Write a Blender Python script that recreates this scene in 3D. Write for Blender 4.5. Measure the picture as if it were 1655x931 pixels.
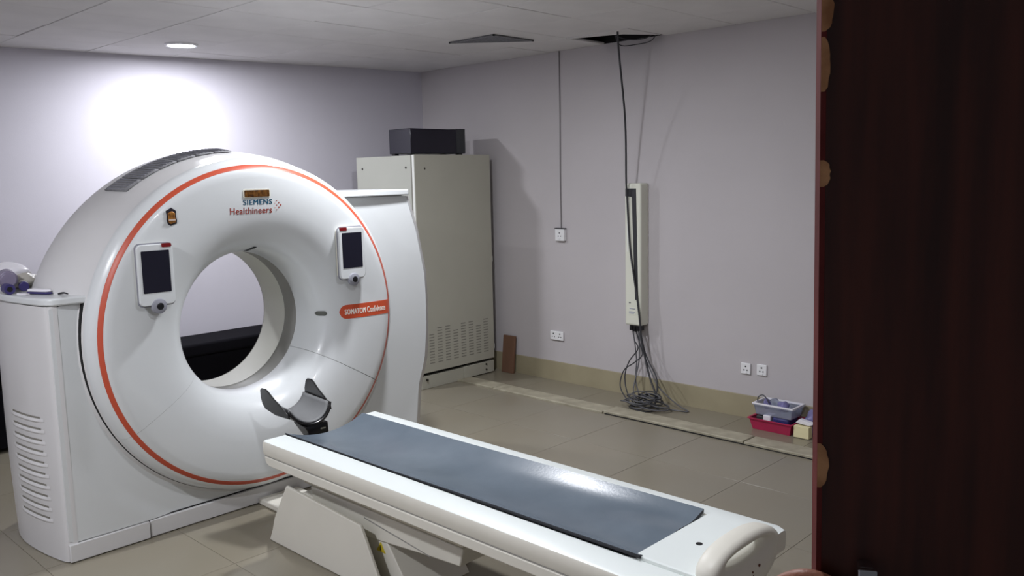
import bpy, bmesh, math, random
from mathutils import Vector, Matrix
random.seed(7)
R = math.radians
S = bpy.context.scene
COL = S.collection
for _o in list(bpy.data.objects): bpy.data.objects.remove(_o)

# ------------------------------------------------------------------ camera, world, exposure
CAM_H = 1.72
cam_d = bpy.data.cameras.new('camera')
cam_d.sensor_width = 36.0
cam_d.lens = 36.0 * 1387.3 / 1655.0
cam_d.clip_start = 0.02
cam = bpy.data.objects.new('camera', cam_d); COL.objects.link(cam)
_right = Vector((0.69126776, -0.72228647, -0.02124028)).normalized()
_fwd = Vector((0.71434508, 0.68750675, -0.13055872)).normalized()
_up = _right.cross(_fwd).normalized()
cam.matrix_world = Matrix(((_right.x, _up.x, -_fwd.x, 0), (_right.y, _up.y, -_fwd.y, 0), (_right.z, _up.z, -_fwd.z, CAM_H), (0, 0, 0, 1)))
S.camera = cam
W = bpy.data.worlds.new('world'); S.world = W; W.use_nodes = True
W.node_tree.nodes['Background'].inputs[0].default_value = (0.80, 0.82, 0.9, 1)
W.node_tree.nodes['Background'].inputs[1].default_value = 0.12
S.view_settings.view_transform = 'Standard'; S.view_settings.look = 'None'
S.view_settings.exposure = 0.0; S.view_settings.gamma = 1.0
S.view_settings.use_curve_mapping = False
LAMP_W = 46.0
LAMP_COL = (0.93, 0.95, 1.0)

# ------------------------------------------------------------------ materials
def lin(c):
    return tuple(((x/255.0)/12.92 if x/255.0 <= 0.04045 else ((x/255.0+0.055)/1.055)**2.4) for x in c)
def mat(name, rgb, rough=0.5, var=0.0, scale=6.0, bump=0.0, bscale=60.0, metal=0.0, rgb2=None, trans=0.0, coat=0.0, detail=4.0, stretch=None, ior=1.45, alpha=1.0, spec=0.5):
    m = bpy.data.materials.new(name); m.use_nodes = True
    nt = m.node_tree; b = nt.nodes['Principled BSDF']
    c = lin(rgb)
    b.inputs['Base Color'].default_value = (*c, 1)
    b.inputs['Roughness'].default_value = rough
    b.inputs['Metallic'].default_value = metal
    b.inputs['Transmission Weight'].default_value = trans
    b.inputs['Coat Weight'].default_value = coat
    b.inputs['IOR'].default_value = ior
    b.inputs['Alpha'].default_value = alpha
    b.inputs['Specular IOR Level'].default_value = spec
    if var > 0 or bump > 0:
        tc = nt.nodes.new('ShaderNodeTexCoord'); mp = nt.nodes.new('ShaderNodeMapping')
        nt.links.new(tc.outputs['Object'], mp.inputs['Vector'])
        if stretch: mp.inputs['Scale'].default_value = stretch
    if var > 0:
        n = nt.nodes.new('ShaderNodeTexNoise'); n.inputs['Scale'].default_value = scale; n.inputs['Detail'].default_value = detail
        nt.links.new(mp.outputs['Vector'], n.inputs['Vector'])
        r = nt.nodes.new('ShaderNodeValToRGB')
        d = lin(rgb2) if rgb2 else tuple(x*(1-var) for x in c)
        e = c if rgb2 else tuple(min(1, x*(1+var)) for x in c)
        r.color_ramp.elements[0].color = (*d, 1); r.color_ramp.elements[1].color = (*e, 1)
        r.color_ramp.elements[0].position = 0.35; r.color_ramp.elements[1].position = 0.65
        nt.links.new(n.outputs['Fac'], r.inputs['Fac']); nt.links.new(r.outputs['Color'], b.inputs['Base Color'])
    if bump > 0:
        n2 = nt.nodes.new('ShaderNodeTexNoise'); n2.inputs['Scale'].default_value = bscale; n2.inputs['Detail'].default_value = 3
        nt.links.new(mp.outputs['Vector'], n2.inputs['Vector'])
        bp = nt.nodes.new('ShaderNodeBump'); bp.inputs['Strength'].default_value = bump; bp.inputs['Distance'].default_value = 0.01
        nt.links.new(n2.outputs['Fac'], bp.inputs['Height']); nt.links.new(bp.outputs['Normal'], b.inputs['Normal'])
    return m
def emit(name, col, s):
    m = bpy.data.materials.new(name); m.use_nodes = True; nt = m.node_tree
    b = nt.nodes['Principled BSDF']; b.inputs['Emission Color'].default_value = (*col, 1); b.inputs['Emission Strength'].default_value = s
    return m
M = dict(
 wall=mat('wall paint', (190,185,187), 0.85, 0.02, 1.5, 0.04, 140),
 wallback=mat('back wall paint', (201,198,207), 0.8, 0.02, 1.5, 0.04, 140),
 ctile=mat('ceiling tile board', (220,218,218), 0.9, 0.035, 3.0, 0.15, 220),
 dark=mat('dark void', (22,21,22), 0.9),  # near-black colour stands in for the unlit space above the ceiling
 ftile=mat('vitrified floor tile', (136,130,115), 0.26, 0.05, 2.2, 0.0, rgb2=(135,128,112)),
 grout=mat('floor grout', (128,120,104), 0.9, 0.1, 12),
 slab=mat('trench cover stone', (176,170,150), 0.5, 0.1, 9, 0.1, 60, rgb2=(150,143,124)),
 skirt=mat('skirting tile', (162,153,127), 0.35, 0.05, 4, rgb2=(154,145,120)),
 gwhite=mat('gantry white plastic', (214,217,218), 0.28, 0.012, 2.0, coat=0.25),
 gside=mat('gantry side plastic', (210,209,209), 0.36, 0.015, 2.0),
 cream=mat('aged cream plastic', (226,222,205), 0.4, 0.02, 3.0),
 gap=mat('gap shade black', (18,18,19), 0.8),  # near-black colour stands in for the shade inside gaps and recesses
 orange=mat('orange stripe', (205,84,52), 0.35),
 stripe=mat('muted orange stripe', (192,80,54), 0.4),
 band=mat('scan window film', (150,149,144), 0.5, 0.04, 6),
 liner=mat('bore liner plastic', (226,226,216), 0.35),
 grille=mat('grey grille', (128,128,131), 0.6, 0.15, 60),
 screen=mat('dark display glass', (27,27,40), 0.12, spec=0.4),
 red=mat('red indicator lens', (120,22,26), 0.25),
 knobgrey=mat('grey rubber knob', (142,143,152), 0.5),
 black=mat('black plastic', (20,20,23), 0.35),
 teal=mat('teal lettering', (22,78,104), 0.5),
 letred=mat('rust red lettering', (150,52,40), 0.5),
 letwhite=mat('white lettering', (245,236,226), 0.5),
 amber=mat('amber display window', (112,74,34), 0.2, 0.5, 60, rgb2=(58,34,16)),
 olive=mat('olive sensor window', (92,94,88), 0.3),
 pad=mat('slate vinyl mattress', (103,114,125), 0.27, 0.05, 4.0, 0.03, 90, rgb2=(94,105,116)),
 padedge=mat('dark mattress edge', (40,40,46), 0.6),
 twhite=mat('table white laminate', (229,235,233), 0.32, 0.01, 3),
 tcream=mat('table cream side', (222,219,208), 0.45, 0.02, 4),
 uncream=mat('undercarriage cream', (206,200,182), 0.5, 0.02, 4),
 rust=mat('rust spots', (96,52,34), 0.8),
 yellow=mat('warning yellow', (206,184,48), 0.5),
 carbon=mat('black carbon cradle', (15,14,17), 0.28, coat=0.3),
 cradle=mat('grey cradle padding', (118,119,120), 0.55, 0.04, 8),
 cabinet=mat('cabinet powder coat', (176,174,161), 0.5, 0.015, 3),
 cabside=mat('cabinet side panel', (180,181,172), 0.5, 0.015, 3),
 cabwhite=mat('cabinet white edge', (228,229,224), 0.45),
 vslot=mat('vent slot', (132,130,122), 0.8),
 steel=mat('dull steel screw', (70,68,64), 0.4, metal=0.7),
 boxblack=mat('glossy black casing', (24,22,36), 0.22, 0.1, 4),
 boxgrey=mat('charcoal casing', (52,54,58), 0.4),
 brown=mat('brown board', (112,82,64), 0.7, 0.12, 8, stretch=(1,1,0.2)),
 sockw=mat('socket white', (232,232,234), 0.4),
 sockhole=mat('socket hole', (40,40,42), 0.7),
 unit=mat('cream wall housing', (221,222,208), 0.42, 0.012, 3),
 unitdark=mat('charcoal slot', (52,53,56), 0.5),
 ink=mat('blue print', (122,130,168), 0.6),
 cable=mat('dark grey cable', (50,50,54), 0.5),
 cable2=mat('grey cable', (92,92,96), 0.5),
 conduit=mat('wall cord', (128,124,126), 0.6),
 pink=mat('magenta plastic', (178,42,82), 0.35, 0.05, 8),
 clear=mat('clear plastic', (214,220,236), 0.12, trans=0.75, ior=1.3),
 blue=mat('navy pouch', (46,46,104), 0.5, 0.2, 20),
 lilac=mat('lilac plastic wrap', (150,146,196), 0.2, 0.1, 15, trans=0.4, ior=1.25),
 carton=mat('cream carton', (232,222,178), 0.6),
 paper=mat('white paper', (232,230,236), 0.6),
 bag=mat('white crumpled bag', (236,234,240), 0.35, 0.02, 8, 0.4, 25),
 bagtan=mat('cloudy plastic sheet', (184,180,172), 0.3, 0.08, 14, 0.4, 30),
 purple=mat('purple plastic', (128,120,142), 0.35, 0.1, 10),
 navy=mat('navy plastic', (58,52,104), 0.35),
 bench=mat('black vinyl', (17,16,21), 0.8, 0.1, 8, spec=0.1),
 wood=mat('dark brown door laminate', (78,36,25), 0.38, 0.3, 7.0, 0.0, rgb2=(48,21,15), stretch=(6,6,0.5), detail=6),
 woodedge=mat('reddish door edge', (98,44,42), 0.85, 0.15, 20, spec=0.15),
 chip=mat('bare chipped wood', (198,150,106), 0.8, 0.15, 40, rgb2=(150,104,68)),
 chrome=mat('chrome', (190,192,196), 0.18, metal=1.0),
 skin=mat('brown skin', (168,112,90), 0.45, 0.08, 30, 0.1, 200, rgb2=(150,94,74)),
 nail=mat('finger nail', (196,140,126), 0.3),
 sleeve=mat('dark sleeve', (40,40,46), 0.9),
 gold=mat('gold ornament', (176,120,50), 0.35, 0.4, 90, metal=0.3, rgb2=(110,70,40)),
 silverorn=mat('dark ornament rim', (34,30,40), 0.4),
 pale=mat('pale ornament', (196,178,166), 0.5),
 lamprim=mat('lamp rim white', (235,235,238), 0.4),
 lampglow=emit('lamp diffuser glow', LAMP_COL, 14.0),
)

# ------------------------------------------------------------------ mesh helpers
class MB:
    def __init__(s): s.v = []; s.f = []
    def add(s, vs, fs):
        o = len(s.v); s.v += [tuple(map(float, p)) for p in vs]; s.f += [tuple(i+o for i in q) for q in fs]; return s
    def box(s, x0, x1, y0, y1, z0, z1):
        v = [(x, y, z) for z in (z0, z1) for y in (y0, y1) for x in (x0, x1)]
        return s.add(v, [(0,2,3,1), (4,5,7,6), (0,1,5,4), (2,6,7,3), (0,4,6,2), (1,3,7,5)])
    def prism(s, poly, axis, a, b):
        def P(p, t): return {'X': (t, p[0], p[1]), 'Y': (p[0], t, p[1]), 'Z': (p[0], p[1], t)}[axis]
        n = len(poly)
        return s.add([P(p, a) for p in poly] + [P(p, b) for p in poly],
                     [tuple(range(n)), tuple(range(2*n-1, n-1, -1))] + [(i, (i+1) % n, n+(i+1) % n, n+i) for i in range(n)])
    def grid(s, pts, closed_u=False):   # pts[i][j]
        a, b = len(pts), len(pts[0]); v = [p for row in pts for p in row]; f = []
        for i in range(a if closed_u else a-1):
            for j in range(b-1):
                i2 = (i+1) % a
                f.append((i*b+j, i2*b+j, i2*b+j+1, i*b+j+1))
        return s.add(v, f)
    def tube(s, pts, r, seg=8, cap=True):
        pts = [Vector(p) for p in pts]; n = len(pts)
        rr = r if isinstance(r, (list, tuple)) else [r]*n
        prev = None; rows = []
        for i, p in enumerate(pts):
            t = (pts[min(i+1, n-1)] - pts[max(i-1, 0)]).normalized()
            if prev is None:
                u = t.orthogonal().normalized()
            else:
                u = (prev - t*prev.dot(t)).normalized()
            prev = u; w = t.cross(u)
            rows.append([p + (u*math.cos(2*math.pi*k/seg) + w*math.sin(2*math.pi*k/seg))*rr[i] for k in range(seg)])
        o = len(s.v); s.v += [tuple(q) for row in rows for q in row]
        for i in range(n-1):
            for k in range(seg):
                s.f.append((o+i*seg+k, o+i*seg+(k+1) % seg, o+(i+1)*seg+(k+1) % seg, o+(i+1)*seg+k))
        if cap:
            s.f.append(tuple(o+k for k in range(seg-1, -1, -1))); s.f.append(tuple(o+(n-1)*seg+k for k in range(seg)))
        return s
    def lathe(s, prof, cx, cz, a0=0, a1=360, seg=96):   # around an axis parallel to Y; prof = (radius, y)
        full = abs(a1-a0-360) < 1e-6; n = seg if full else seg+1
        rows = [[(cx+r*math.cos(R(a0+(a1-a0)*k/seg)), y, cz+r*math.sin(R(a0+(a1-a0)*k/seg))) for r, y in prof] for k in range(n)]
        return s.grid(rows, closed_u=full)
    def lathez(s, prof, cx, cy, seg=32):                # around Z; prof = (radius, z)
        rows = [[(cx+r*math.cos(2*math.pi*k/seg), cy+r*math.sin(2*math.pi*k/seg), z) for r, z in prof] for k in range(seg)]
        return s.grid(rows, closed_u=True)
    def build(s, name, m, parent=None, smooth=True, bevel=0.0, solid=0.0, label=None, angle=35, seg=2):
        off = Vector((0, 0, 0))
        p = parent
        while p is not None: off += p.location; p = p.parent
        me = bpy.data.meshes.new(name)
        if parent is None:
            xs = [q[0] for q in s.v]; ys = [q[1] for q in s.v]; zs = [q[2] for q in s.v]
            off = Vector(((min(xs)+max(xs))/2, (min(ys)+max(ys))/2, min(zs)))
        me.from_pydata([(x-off.x, y-off.y, z-off.z) for x, y, z in s.v], [], s.f)
        bm = bmesh.new(); bm.from_mesh(me)
        bmesh.ops.remove_doubles(bm, verts=bm.verts, dist=1e-6)
        bmesh.ops.recalc_face_normals(bm, faces=bm.faces)
        bm.to_mesh(me); bm.free()
        if smooth:
            me.polygons.foreach_set('use_smooth', [True]*len(me.polygons)); me.set_sharp_from_angle(angle=R(angle))
        me.materials.append(M[m] if isinstance(m, str) else m)
        o = bpy.data.objects.new(name, me); COL.objects.link(o)
        if parent is None: o.location = off
        else: o.parent = parent
        if solid:
            md = o.modifiers.new('thickness', 'SOLIDIFY'); md.thickness = solid; md.offset = 0
        if bevel:
            md = o.modifiers.new('rounding', 'BEVEL'); md.width = bevel; md.segments = seg; md.limit_method = 'ANGLE'; md.angle_limit = R(40)
            if smooth: me.polygons.foreach_set('use_smooth', [True]*len(me.polygons)); md.harden_normals = False
        if label: o['label'] = label
        return o
def thing(name, label, cat, loc=(0,0,0), group=None):
    o = bpy.data.objects.new(name, None); COL.objects.link(o); o.location = loc; o.empty_display_size = 0.1
    o['label'] = label; o['category'] = cat
    if group: o['group'] = group
    return o
def tag(o, label, cat, group=None):
    o['label'] = label; o['category'] = cat
    if group: o['group'] = group
    return o
def struct(o, label=None):
    o['kind'] = 'structure'
    if label: o['label'] = label
    return o
def setting(name, loc=(0,0,0)):
    o = bpy.data.objects.new(name, None); COL.objects.link(o); o.location = loc; o['kind'] = 'structure'; return o
def rrect(x0, x1, z0, z1, r, n=5):
    out = []
    for cx, cz, a in ((x1-r, z1-r, 0), (x0+r, z1-r, 90), (x0+r, z0+r, 180), (x1-r, z0+r, 270)):
        for k in range(n+1):
            t = R(a+90*k/n); out.append((cx+r*math.cos(t), cz+r*math.sin(t)))
    return out
def smooth_path(pts, n=6):
    pts = [Vector(p) for p in pts]; out = []
    for i in range(len(pts)-1):
        p0 = pts[max(i-1, 0)]; p1 = pts[i]; p2 = pts[i+1]; p3 = pts[min(i+2, len(pts)-1)]
        for k in range(n):
            t = k/n
            out.append(0.5*((2*p1)+(p2-p0)*t+(2*p0-5*p1+4*p2-p3)*t*t+(3*p1-p0-3*p2+p3)*t**3))
    out.append(pts[-1]); return out
def sstep(a, b, x):
    t = max(0, min(1, (x-a)/(b-a))); return t*t*(3-2*t)
def text_mb(body, x0, x1, yf, zc, bold=0.0, height=None, spacing=1.0):
    """flat lettering lying on the surface y = yf(x, z); bold doubles the strokes sideways by that many metres"""
    cu = bpy.data.curves.new('lettering', 'FONT'); cu.body = body; cu.extrude = 0.02; cu.resolution_u = 3; cu.space_character = spacing
    ob = bpy.data.objects.new('lettering', cu); COL.objects.link(ob)
    dg = bpy.context.evaluated_depsgraph_get(); dg.update()
    me = bpy.data.meshes.new_from_object(ob.evaluated_get(dg))
    vs = [v.co.copy() for v in me.vertices]; fs = [tuple(p.vertices) for p in me.polygons]
    bpy.data.objects.remove(ob); bpy.data.curves.remove(cu); bpy.data.meshes.remove(me)
    x1 -= bold*2
    ax = min(v.x for v in vs); bx_ = max(v.x for v in vs); k = (x1-x0)/(bx_-ax)
    az = min(v.y for v in vs); bz = max(v.y for v in vs); kz = height/(bz-az) if height else k
    mb = MB()
    for q, dx in enumerate((0.0, bold, bold*2) if bold else (0.0,)):
        pts = []
        for v in vs:
            x = x0+dx+(v.x-ax)*k; z = zc+(v.y-(az+bz)/2)*kz
            pts.append((x, yf(x, z) - 0.0006 - 0.00012*q - v.z*0.02, z))
        mb.add(pts, fs)
    return mb

# ------------------------------------------------------------------ the room
XW = 5.33; ZC = 2.685; X0 = -1.3; Y0 = -0.55
def back_y(x): return 6.24 + (XW-x)*0.182
WB = [(XW+0.15, back_y(XW+0.15)), (X0-0.15, back_y(X0-0.15))]
struct(MB().box(XW, XW+0.12, Y0-0.1, 6.5, 0, ZC+0.004).build('wall_right', 'wall', smooth=False))
_d = Vector((WB[1][0]-WB[0][0], WB[1][1]-WB[0][1])).normalized(); _n = Vector((_d.y, -_d.x))*0.12
if _n.y < 0: _n = -_n
struct(MB().prism([WB[0], WB[1], (WB[1][0]+_n.x, WB[1][1]+_n.y), (WB[0][0]+_n.x, WB[0][1]+_n.y)], 'Z', 0, 3.1).build('wall_back', 'wallback', smooth=False))
struct(MB().box(X0-0.12, X0, Y0-0.1, 7.5, 0, 3.1).build('wall_left', 'wallback', smooth=False))
wf = MB(); wf.box(X0, -0.98, Y0-0.12, Y0, 0, 3.1); wf.box(1.12, XW, Y0-0.12, Y0, 0, 3.1); wf.box(-0.98, 1.12, Y0-0.12, Y0, 2.16, 3.1)
struct(wf.build('wall_front', 'wall', smooth=False))

# floor: grout bed and separate tiles
fl = struct(MB().box(X0, XW, -2.2, 7.5, -0.05, -0.003).build('floor', 'grout', smooth=False))
TS = 0.6
def tile_mesh(w, d, t, m, name, bev=0.002):
    mb = MB(); mb.v = []
    x, y = w/2, d/2
    b = bev
    v = [(-x,-y,-t), (x,-y,-t), (x,y,-t), (-x,y,-t), (-x,-y,-b), (x,-y,-b), (x,y,-b), (-x,y,-b), (-x+b,-y+b,0), (x-b,-y+b,0), (x-b,y-b,0), (-x+b,y-b,0)]
    f = [(0,3,2,1), (8,9,10,11)]
    for i in range(4):
        j = (i+1) % 4; f += [(i, j, 4+j, 4+i), (4+i, 4+j, 8+j, 8+i)]
    me = bpy.data.meshes.new(name); me.from_pydata(v, [], f); me.materials.append(M[m]); return me
ftm = tile_mesh(TS-0.0022, TS-0.0022, 0.02, 'ftile', 'floor_tile', 0.0003)
FX, FY = 4.775, 2.89
floor_off = fl.location.copy()
i = 0
for a in range(-10, 1):
    for b in range(-8, 8):
        cx = FX + (a-0.5)*TS; cy = FY + (b+0.5)*TS
        if cy > back_y(cx)+0.1 or cx < X0 or cy < -1.8: continue
        o = bpy.data.objects.new('floor_tile', ftm); COL.objects.link(o); o.parent = fl
        o.location = Vector((cx, cy, random.uniform(-0.0003, 0.0001))) - floor_off
# margin along the right wall: a trench cover of stone slabs, then a strip of tiles
mtm = tile_mesh(XW-4.935-0.004, TS-0.0022, 0.02, 'ftile', 'margin_tile', 0.0003)
for b in range(-8, 7):
    o = bpy.data.objects.new('floor_tile', mtm); COL.objects.link(o); o.parent = fl
    o.location = Vector(((4.935+XW)/2, FY+(b+0.5)*TS, 0.004)) - floor_off
slm = tile_mesh(0.152, 1.11, 0.03, 'slab', 'trench_slab', 0.004)
for k, y in enumerate([-0.2, 0.92, 2.04, 3.16, 4.28, 5.40]):
    o = bpy.data.objects.new('trench_slab', slm); COL.objects.link(o); o.parent = fl
    o.location = Vector((4.855 + (0.004 if k % 2 else -0.002), y, 0.014 + (0.007 if 1 < k < 4 else 0.0))) - floor_off
    o.rotation_euler = (0, R(0.35 if k in (2, 3) else 0), R(0.25*(-1)**k))
g = MB().box(4.774, 4.783, 0.5, 3.7, -0.01, 0.006).build('trench_gap', 'gap', fl, smooth=False)
struct(MB().box(XW-0.012, XW, Y0, 6.25, 0, 0.165).build('baseboard_right', 'skirt', smooth=False, bevel=0.003))
bb = [(WB[0][0], WB[0][1]), (WB[1][0], WB[1][1])]
struct(MB().prism([bb[0], bb[1], (bb[1][0], bb[1][1]-0.013), (bb[0][0], bb[0][1]-0.013)], 'Z', 0, 0.165).build('baseboard_back', 'skirt', smooth=False))

# ceiling: dark void above, separate tiles below
ce = struct(MB().box(X0, XW, Y0-0.1, 7.5, 3.0, 3.1).build('ceiling', 'dark', smooth=False))
coff = ce.location.copy()
MB().box(XW, XW+0.12, Y0-0.1, 6.5, ZC+0.004, 3.1).build('plenum_wall', 'dark', ce, smooth=False)  # coloured near-black so the broken tile opens onto shade
CT = 0.585; CY = 0.55
xs = [XW] + [4.87-CT*k for k in range(0, 12)]
ys = [6.30-CY*k for k in range(-2, 14)]
cache = {}
for a in range(len(xs)-1):
    for b in range(len(ys)-1):
        x1, x0 = xs[a], xs[a+1]; y1, y0 = ys[b], ys[b+1]
        cx, cy = (x0+x1)/2, (y0+y1)/2
        if x1 < X0 or y0 > back_y(cx)+0.12 or y1 < Y0-0.1: continue
        if a == 0 and abs(cy-(6.30-CY*4.5)) < 0.1: continue          # the broken tile
        key = round(x1-x0, 3)
        if key not in cache: cache[key] = tile_mesh(x1-x0-0.005, CY-0.005, 0.014, 'ctile', 'ceiling_tile', 0.0025)
        o = bpy.data.objects.new('ceiling_tile', cache[key]); COL.objects.link(o); o.parent = ce
        o.location = Vector((cx, cy, ZC + random.uniform(-0.002, 0.002))) - coff
        o.rotation_euler = (R(180 + random.uniform(-0.25, 0.25)), R(random.uniform(-0.2, 0.2)), 0)
by0 = 6.30-CY*5; by1 = 6.30-CY*4
bt = MB().prism([(4.873, by0+0.003), (5.26, by0+0.003), (5.16, by0+0.07), (5.03, by0+0.16), (4.98, by0+0.28), (4.93, by1-0.12), (4.89, by1-0.02), (4.873, by1-0.004)], 'Z', ZC-0.004, ZC+0.010)
bt.build('broken_ceiling_tile', 'ctile', ce, smooth=False, label='broken ceiling tile leaving a dark gap')
# loose wires out of the broken ceiling tile
wires = thing('ceiling_wires', 'thin dark wires dangling from the broken ceiling tile', 'wires', (5.2, 3.75, 2.5))
for pts in ([(5.24,3.55,2.75), (5.26,3.62,2.655), (5.24,3.75,2.635), (5.2,3.86,2.64), (5.16,3.88,2.72)], [(5.25,3.53,2.74), (5.22,3.64,2.668), (5.15,3.75,2.662), (5.12,3.85,2.7)]):
    MB().tube(smooth_path(pts), 0.0035, 6).build('wire', 'cable', wires)

# dark air grille let into the ceiling
gv = thing('air_grille', 'dark triangular air grille open in the ceiling tiles', 'vent', (4.53, 4.51, ZC-0.02))
gx0, gx1, gy0, gy1 = 4.325, 4.735, 4.285, 4.745
fr = MB()
for q in ([(gx0,gy0), (gx1,gy0), (gx1,gy0+0.012), (gx0,gy0+0.012)], [(gx0,gy0), (gx0+0.012,gy0), (gx0+0.012,gy1), (gx0,gy1)], [(gx0,gy1), (gx0,gy1-0.016), (gx1-0.016,gy0), (gx1,gy0)]):
    fr.prism(q, 'Z', ZC-0.012, ZC)
fr.build('frame', 'grille', gv, smooth=False)
MB().prism([(gx0,gy0), (gx1,gy0), (gx0,gy1)], 'Z', ZC-0.006, ZC-0.0035).build('backing', 'gap', gv, smooth=False)
for k in range(1, 16):
    t = k/16; x = gx0+(gx1-gx0)*t; ye = gy1-(gy1-gy0)*t
    MB().box(x-0.004, x+0.004, gy0+0.005, ye-0.004, ZC-0.011, ZC-0.006).build('slat', 'grille', gv, smooth=False)

# ------------------------------------------------------------------ ceiling lamps
def lamp(x, y, label, k=1.0):
    t = thing('ceiling_downlight', label, 'lamp', (x, y, ZC-0.02), 'round ceiling downlights')
    MB().lathez([(0.094, ZC-0.001), (0.112, ZC-0.001), (0.112, ZC-0.008), (0.104, ZC-0.016), (0.094, ZC-0.012), (0.094, ZC-0.001)], x, y, 40).build('rim', 'lamprim', t)
    MB().lathez([(0.0, ZC-0.0135), (0.06, ZC-0.0132), (0.0935, ZC-0.011), (0.0935, ZC-0.002), (0.0, ZC-0.002)], x, y, 40).build('diffuser', 'lampglow', t)
    L = bpy.data.lights.new('downlight_light', 'AREA'); L.shape = 'DISK'; L.size = 0.18; L.energy = LAMP_W*k; L.color = LAMP_COL; L.spread = R(180)
    lo = bpy.data.objects.new('downlight_light', L); COL.objects.link(lo); lo.parent = t; lo.location = (0, 0, -0.002)
lamp(2.90, 5.98, 'glowing round downlight in the ceiling near the back wall', 0.87)
lamp(3.00, 3.58, 'round downlight at the top edge, above the scanner bore')
lamp(-0.35, 2.9, 'round downlight in the ceiling left of the scanner ring', 1.3)
lamp(1.75, 1.45, 'added fill downlight in the ceiling, out of view above the near end of the table', 0.45)  # added fill lamp, brightens the gantry front and the near table

# ------------------------------------------------------------------ CT gantry
GX, GZ = 2.26, 0.975
gan = thing('ct_scanner_gantry', 'large white ring-shaped CT scanner gantry with orange circle stripe', 'scanner', (GX, 4.35, 0))
PROF = [(0.374,4.25), (0.375,4.20), (0.378,4.15), (0.386,4.10), (0.40,4.06), (0.425,4.02), (0.46,3.99), (0.50,3.97), (0.55,3.955), (0.61,3.947), (0.68,3.944), (0.76,3.944), (0.785,3.947), (0.80,3.953), (0.828,3.9715), (0.843,3.984), (0.853,3.998), (0.8585,4.02), (0.860,4.045), (0.8605,4.07)]
def face_y(r):
    for (r0, y0), (r1, y1) in zip(PROF[:-1], PROF[1:]):
        if r0 <= r <= r1: return y0+(y1-y0)*(r-r0)/(r1-r0)
    return 3.95
SA = -31.0
MB().lathe(PROF, GX, GZ, SA+0.12, 180-SA-0.12, 150).build('upper_front_cover', 'gwhite', gan, angle=60)
MB().lathe(PROF, GX, GZ, 180-SA-0.06, 360+SA-0.12, 80).build('lower_front_cover', 'gwhite', gan, angle=60)
MB().lathe([(r+0.007, y+0.012) for r, y in PROF if 0.385 < r < 0.83 and y < 4.1], GX, GZ, 0, 360, 120).build('seam_shade', 'gap', gan, angle=60)  # near-black sheet, paints the shade behind the cover seams
MB().lathe([(0.8035, face_y(0.8035)+0.0003), (0.8042, face_y(0.8042)-0.0009), (0.8245, face_y(0.8245)-0.0009), (0.8252, face_y(0.8252)+0.0003)], GX, GZ, 0, 360, 160).build('orange_stripe', 'stripe', gan, label='thin orange circle stripe')
MB().lathe([(0.375,4.25), (0.388,4.256), (0.388,4.375), (0.382,4.385)], GX, GZ, 0, 360, 120).build('scan_window', 'band', gan, label='grey scan window band inside bore')
MB().lathe([(0.382,4.385), (0.382,4.60), (0.392,4.63)], GX, GZ, 0, 360, 120).build('bore_liner', 'liner', gan, angle=60)
SH = [(0.975,0.858,4.03), (0.973,0.865,4.055), (0.962,0.890,4.10), (0.942,0.922,4.16), (0.918,0.955,4.23), (0.902,0.978,4.30), (0.897,0.986,4.37), (0.897,0.984,4.45), (0.90,0.955,4.54), (0.915,0.87,4.61), (0.94,0.70,4.645), (0.965,0.50,4.65), (0.975,0.41,4.64), (0.975,0.388,4.625)]
def shell_at(y, a, off=0.0):
    for (c0, r0, y0), (c1, r1, y1) in zip(SH[:-1], SH[1:]):
        if y0 <= y <= y1:
            t = (y-y0)/(y1-y0); c = c0+(c1-c0)*t; r = r0+(r1-r0)*t+off
            return (GX+r*math.cos(R(a)), y-off*0.4, max(0.02, c+r*math.sin(R(a))))
sm = MB(); rows = []
for k in range(140):
    a = 2*math.pi*k/140
    rows.append([(GX+r*math.cos(a), y, max(0.02, c+r*math.sin(a))) for c, r, y in SH])
sm.grid(rows, closed_u=True).build('drum_shell', 'gside', gan, angle=60)
MB().lathe([(0.8603,4.0485), (0.8670,4.0522), (0.8725,4.073)], GX, GZ, 164.2, 360+46, 140).build('ring_gap', 'gap', gan)  # dark ring laid over the shell to draw the shade in the joint
for k in range(6):                                  # ventilation grilles over the top of the drum
    a0 = 127-6.2*k; a1 = a0-5.6; gm = MB()
    y0, y1 = 4.17, 4.34
    gm.grid([[shell_at(y0+(y1-y0)*j/4, a0+(a1-a0)*i/4, 0.006) for j in range(5)] for i in range(5)])
    vg = gm.build('vent_grille', 'grille', gan, solid=0.006, label='grey ventilation grille' if k == 0 else None)
    for q in range(5):
        a = a0+(a1-a0)*(q+0.5)/5
        MB().tube([shell_at(y0+0.015+(y1-y0-0.03)*j/4, a, 0.0105) for j in range(5)], 0.0022, 5).build('grille_bar', 'knobgrey', vg)

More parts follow.
